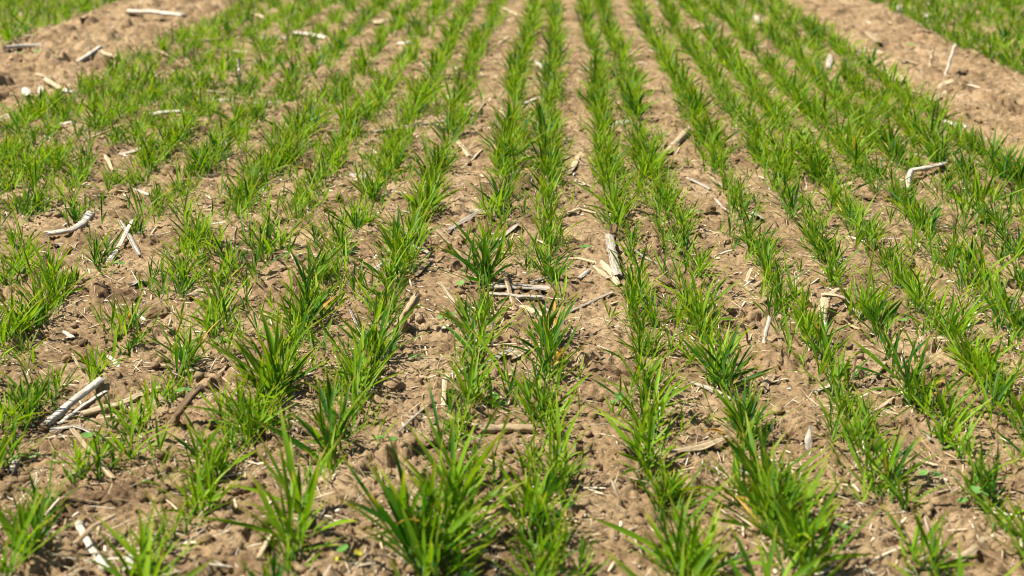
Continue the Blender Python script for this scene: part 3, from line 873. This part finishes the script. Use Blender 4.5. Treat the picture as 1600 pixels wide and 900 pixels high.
# single thin seedlings that fill the rows between the clumps
for ri, rx in enumerate(ROWX):
    y = 1.9
    while y < 5.6:
        y += rs.uniform(0.012, 0.042)
        far_all.append((rx + rs.gauss(0, 0.034 if ri < 9 else 0.024), y, rs.uniform(0.05, 0.10), 1))
        if rs.random() < (0.5 if ri < 9 else 0.25): far_all.append((rx + rs.uniform(-0.08, 0.08), y, rs.uniform(0.04, 0.08), 1))
# ------------------------------------------------------------------ the far and thin wheat
fx = np.array([p[0] for p in far_all]); fy = np.array([p[1] for p in far_all])
fz = terrain(fx, fy, False)
for (x, y, h, w_), z in zip(far_all, fz):
    if w_ == 1 and any(abs(x - q[0]) < 0.03 and -0.10 < y - q[1] < 0.02 for q in PLACES): continue
    wheat_clump(stuff, stuff, None, (x, y, float(z)), h, rs.choice((4, 4, 5, 6)) if w_ == 0 else rs.choice((3, 4)) if w_ < 1 else rs.choice((1, 2, 2)), 0.026 if w_ < 1 else 0.012, rs, 4 if y > 5 else 7, 1.1 if w_ < 1 else 0.85, stems=False)
tag(stuff.build('wheat_rows', M['leaf']), 'young green wheat of the far rows and the beds beyond the bare strips', 'wheat', kind='stuff')

# ------------------------------------------------------------------ clods
import bmesh
def ico(sub):
    bm = bmesh.new(); bmesh.ops.create_icosphere(bm, subdivisions=sub, radius=1)
    v = np.array([x.co[:] for x in bm.verts]); f = np.array([[q.index for q in p.verts] for p in bm.faces]); bm.free()
    return v, f
IV, IF = ico(4)
for px, py, r, lab in ((245,492,16,'round brown clod held among left wheat leaves'), (176,590,12,'smooth clod above the thick split stalk'),
                       (368,764,13,'left one of two touching clods by a front clump'), (389,760,13,'right one of two touching clods by a front clump'),
                       (612,604,14,'clod with dark underside beside straw fibres'), (1105,330,11,'clod on the ridge right of centre'),
                       (190,302,14,'flat clod resting on a white strip in left rows'), (268,270,12,'clod between left rows at mid distance'),
                       (1316,502,11,'clod caught under the root tangle'), (688,885,12,'clod at the foot of the large front clump'),
                       (345,815,17,'crumbly clod at the front left beside a wheat clump'), (1322,348,5,'pale pebble-like clod in right rows'),
                       (668,693,13,'clod in the open soil near the thin straight stick'), (720,491,11,'clod beside the dark hole left of centre')):
    g = at(px, py); rad = r / pxm(py)
    V = IV.copy()
    sd = abs(hash_ := int(px * 7 + py)) % 1000
    n = perlin(V[:, 0] + 3 + V[:, 2] * .7, V[:, 1] + V[:, 2] * .6, 0.9, sd) * 0.30 + perlin(V[:, 0] + V[:, 2], V[:, 1] - V[:, 2], 0.35, sd + 1) * 0.24 \
        + perlin(V[:, 0] - V[:, 2], V[:, 1] + V[:, 2], 0.14, sd + 2) * 0.15
    V = V * (1 + n)[:, None] * np.array([rad * 1.1, rad, rad * 0.72])
    me = bpy.data.meshes.new('dirt_clod'); me.from_pydata(V.tolist(), [], IF.tolist()); me.shade_smooth(); me.materials.append(M['soil'])
    o = bpy.data.objects.new('dirt_clod', me); COL.objects.link(o)
    o.location = (g.x, g.y, tz(g.x, g.y) + rad * 0.35)
    tag(o, uniq(lab), 'clod', 'loose clods of soil')

# ------------------------------------------------------------------ weeds
rw = random.Random(91)
def weed_leaf(mb, c, az, rad, tilt, lobes):
    n = 18; V = [tuple(c)]; A = [(0.5, 0.2, 0.5)]
    t = rw.uniform(0, 1)
    dx = Vector((math.cos(az) * math.cos(tilt), math.sin(az) * math.cos(tilt), math.sin(tilt)))
    sy = Vector((-math.sin(az), math.cos(az), 0)); up = dx.cross(sy)
    for ring in (0.55, 1.0):
        for k in range(n):
            an = 2 * math.pi * k / n
            q = rad * ring * (1 + lobes * math.sin(5 * an + 1)) * (1 - 0.25 * math.exp(-((an - math.pi) / 0.5) ** 2))
            V.append(tuple(c + dx * (q * math.cos(an)) + sy * (q * 0.88 * math.sin(an)) + up * (rad * (0.14 * ring * ring + 0.05 * math.sin(3 * an)))))
            A.append((t, 0.3 * ring, 0.5))
    F = [(0, 1 + k, 1 + (k + 1) % n) for k in range(n)] + [(1 + k, 1 + n + k, 1 + n + (k + 1) % n, 1 + (k + 1) % n) for k in range(n)]
    mb.add(V, F, A)

def weed(px, py, leaves, label, lobes=0.03):
    """leaves: pixel offset dx, dy, radius px, yellow?"""
    g = at(px, py); g.z = tz(g.x, g.y); m = pxm(py)
    root = empty('broadleaf_weed', g); tag(root, uniq(label), 'weed', 'small broad-leaved weeds')
    for lf in leaves:
        c = Vector((lf[0] / m, rw.gauss(0, 0.004), 0.004 + max(0.004, -lf[1] / m)))
        az = math.atan2(c.y - 0.004, c.x + 1e-4)
        st = MB(); tube(st, [(0, 0, -0.004), tuple(c * 0.5 + Vector((0, 0, 0.003))), tuple(c)], [0.0011, 0.0009, 0.0007], 5); st.build('stem', M['stem'], root)
        mb = MB(); weed_leaf(mb, c, az, 0.85 * lf[2] / m, R(rw.uniform(0, 30)) * -1, lobes)
        lo = mb.build('leaf', M['weed_yellow' if len(lf) > 3 else 'weed'], root)
        if len(lf) > 3: lo['label'] = 'yellow leaf'
for a in (
    (545,880,[(-8,-22,13),(14,-16,9,'y'),(-20,-2,8,'y')],'weed with one round green and two yellow leaves'),
    (1524,790,[(-5,-28,13),(4,-12,12),(-20,-8,10),(14,-18,7)],'lobed bright weed at the lower right',0.10),
    (1450,748,[(-8,-8,10),(12,-8,10)],'weed with two round leaves beside a front right fan'),
    (1300,838,[(-18,-14,10,'y'),(6,2,6,'y'),(16,-18,14)],'weed with a large green and two yellow leaves'),
    (968,630,[(0,-14,11),(-9,-4,8),(12,-4,7)],'weed at the foot of a row right of centre'),
    (698,500,[(-4,-6,8),(8,-6,7),(-9,0,6)],'pale weed above the white flake'),
    (724,448,[(-4,-6,8),(5,-8,7)],'pale green weed left of the grey pile'),
    (650,560,[(-6,-4,8),(6,-3,7)],'pale weed on soil left of the centre row'),
    (843,862,[(-9,-8,12),(8,-6,11),(0,-18,8)],'weed cluster under the front centre wheat'),
    (770,632,[(4,-18,10),(14,-6,10),(8,6,8)],'weed beside the wheat with yellow leaf'),
    (50,712,[(-6,-6,12),(10,-8,12)],'weed near the left edge below the white stalks'),
    (602,690,[(-8,-4,9),(12,-6,9)],'two-leaved weed by the thin straight stick'),
    (915,385,[(0,-4,7),(-6,1,6),(6,0,5)],'tiny weed in the wide middle gap'),
    (338,535,[(-5,-4,7),(8,-6,8),(16,-2,6)],'pale weed left of the centre left rows'),
    (1345,592,[(-8,-4,9),(10,-4,8)],'weed beside the short tan tube'),
    (1414,508,[(-6,-6,8),(6,-6,8)],'weed between right rows'),
    (1461,415,[(0,-8,7)],'single round leaf weed on the right'),
    (285,625,[(-4,-6,10),(8,-8,8)],'weed at the cut end of the cream stalk'),
    (145,686,[(-6,-8,14),(10,-2,10)],'weed on the white broad husk'),
    (1090,337,[(-4,-5,8),(6,-6,6)],'weed in the shade of the ridge clod'),
    (185,415,[(-3,-4,6),(7,-4,6)],'tiny weed under the crossed splinters'),
    (1428,78,[(-6,-4,8),(6,-3,7)],'left weed on the right bare strip'),
    (1552,176,[(-4,-4,8),(8,-2,6)],'right weed on the right bare strip'),
    (64,88,[(-4,-4,7),(5,-3,6)],'right weed on the left bare strip'),
    (36,88,[(-4,-4,7),(5,-3,5)],'left weed on the left bare strip'),
    (190,69,[(-4,-4,7),(5,-3,6)],'weed high up the left bare strip')):
    weed(*a)

# ------------------------------------------------------------------ straw fibres and soil crumbs (past counting)
def build_litter():
    mb = MB(); rl = random.Random(15); n = 24000
    pts = []
    while len(pts) < n:
        y = 1.5 * (9.0 / 1.5) ** (rl.random() ** 1.1)
        x = rl.uniform(-1, 1) * (0.5 * y + 0.3)
        dens = 0.12 + 0.88 * float(_hash(np.array([math.floor(x / 0.13)]), np.array([math.floor(y / 0.15)]), 5)[0]) ** 1.5
        if rl.random() < dens: pts.append((x, y))
    C = []
    for x, y in pts:
        ln = min(0.075, 0.006 + rl.expovariate(1 / 0.014)); a = rl.uniform(0, math.pi)
        wd = rl.uniform(0.0007, 0.0019) * (1 + 0.10 * (y - 1.5)) * (1.6 if rl.random() < 0.15 else 1)
        bend = rl.gauss(0, 0.06)
        for k in range(4):
            t = k / 3 - 0.5
            aa = a + bend * t
            C.append((x + math.cos(aa) * ln * t, y + math.sin(aa) * ln * t))
    C = np.array(C); Z = terrain(C[:, 0], C[:, 1], True)
    for i, (x, y) in enumerate(pts):
        q = C[4 * i:4 * i + 4]; z = Z[4 * i:4 * i + 4]
        # a stiff fibre: straight line over the highest points
        zl = np.linspace(z[0], z[3], 4)
        zl = zl + max(0.0, float((z - zl).max())) * 0.6 + 0.0012
        if rl.random() < 0.12: zl = zl + np.linspace(0, 1, 4) * rl.uniform(0, 0.02)
        dx, dy = q[3] - q[0]; L_ = max(1e-6, math.hypot(dx, dy)); sx, sy = -dy / L_, dx / L_
        wd = rl.uniform(0.0007, 0.0022) * (1 + 0.12 * (y - 1.5)) * (2.9 if rl.random() < 0.13 else 1)
        t = min(1, max(0, rl.gauss(0.60, 0.25)))
        V = []; A = []
        for k in range(4):
            w_ = wd * (0.6 if k in (0, 3) else 1) * 0.5
            V += [(q[k][0] - sx * w_, q[k][1] - sy * w_, zl[k]), (q[k][0], q[k][1], zl[k] + w_ * 0.9), (q[k][0] + sx * w_, q[k][1] + sy * w_, zl[k])]
            A += [(t, 0, 0)] * 3
        F = []
        for k in range(3):
            o = 3 * k; F += [(o, o + 1, o + 4, o + 3), (o + 1, o + 2, o + 5, o + 4), (o + 2, o, o + 3, o + 5)]
        mb.add(V, F, A)
    o = mb.build('straw_litter', M['litter'])
    tag(o, 'fine pale straw fibres scattered over the soil', 'straw', kind='stuff')
build_litter()

def build_crumbs():
    v0, f0 = ico(2); n = 26000
    u = RNG.random(n)
    y = 1.5 * (7.0 / 1.5) ** u
    x = RNG.uniform(-1, 1, n) * (0.5 * y + 0.3)
    keep = RNG.random(n) < (0.25 + 0.75 * smooth(-0.2, 0.4, perlin(x, y, 0.14, 9)))
    x, y = x[keep], y[keep]; n = len(x)
    r = np.minimum(0.009, 0.0015 * (1 - RNG.random(n)) ** -0.6)
    z = terrain(x, y, True) + r * 0.35
    base = []
    for k in range(12):
        nn = perlin(v0[:, 0] + v0[:, 2] * .7 + 5, v0[:, 1] + v0[:, 2] * .6, 0.8, 300 + k) * 0.45 + perlin(v0[:, 0] - v0[:, 2], v0[:, 1] + v0[:, 2], 0.4, 330 + k) * 0.25
        base.append(v0 * (1 + nn)[:, None] * np.array([1.15, 0.95, 0.75]))
    base = np.array(base)
    k = RNG.integers(0, 12, n); a = RNG.uniform(0, 6.283, n)
    P = base[k] * r[:, None, None]
    ca, sa = np.cos(a)[:, None], np.sin(a)[:, None]
    X = P[..., 0] * ca - P[..., 1] * sa + x[:, None]; Y = P[..., 0] * sa + P[..., 1] * ca + y[:, None]; Z = P[..., 2] + z[:, None]
    V = np.stack([X, Y, Z], -1).reshape(-1, 3)
    F = (f0[None] + (np.arange(n) * len(v0))[:, None, None]).reshape(-1, 3)
    me = bpy.data.meshes.new('soil_crumbs')
    me.vertices.add(len(V)); me.vertices.foreach_set('co', V.astype(np.float32).ravel())
    me.loops.add(F.size); me.loops.foreach_set('vertex_index', F.astype(np.int32).ravel())
    me.polygons.add(len(F)); me.polygons.foreach_set('loop_start', np.arange(0, F.size, 3, dtype=np.int32))
    me.polygons.foreach_set('loop_total', np.full(len(F), 3, np.int32)); me.update(calc_edges=True)
    me.materials.append(M['soil'])
    o = bpy.data.objects.new('soil_crumbs', me); COL.objects.link(o)
    tag(o, 'small loose crumbs of brown soil', 'soil crumbs', kind='stuff')
build_crumbs()
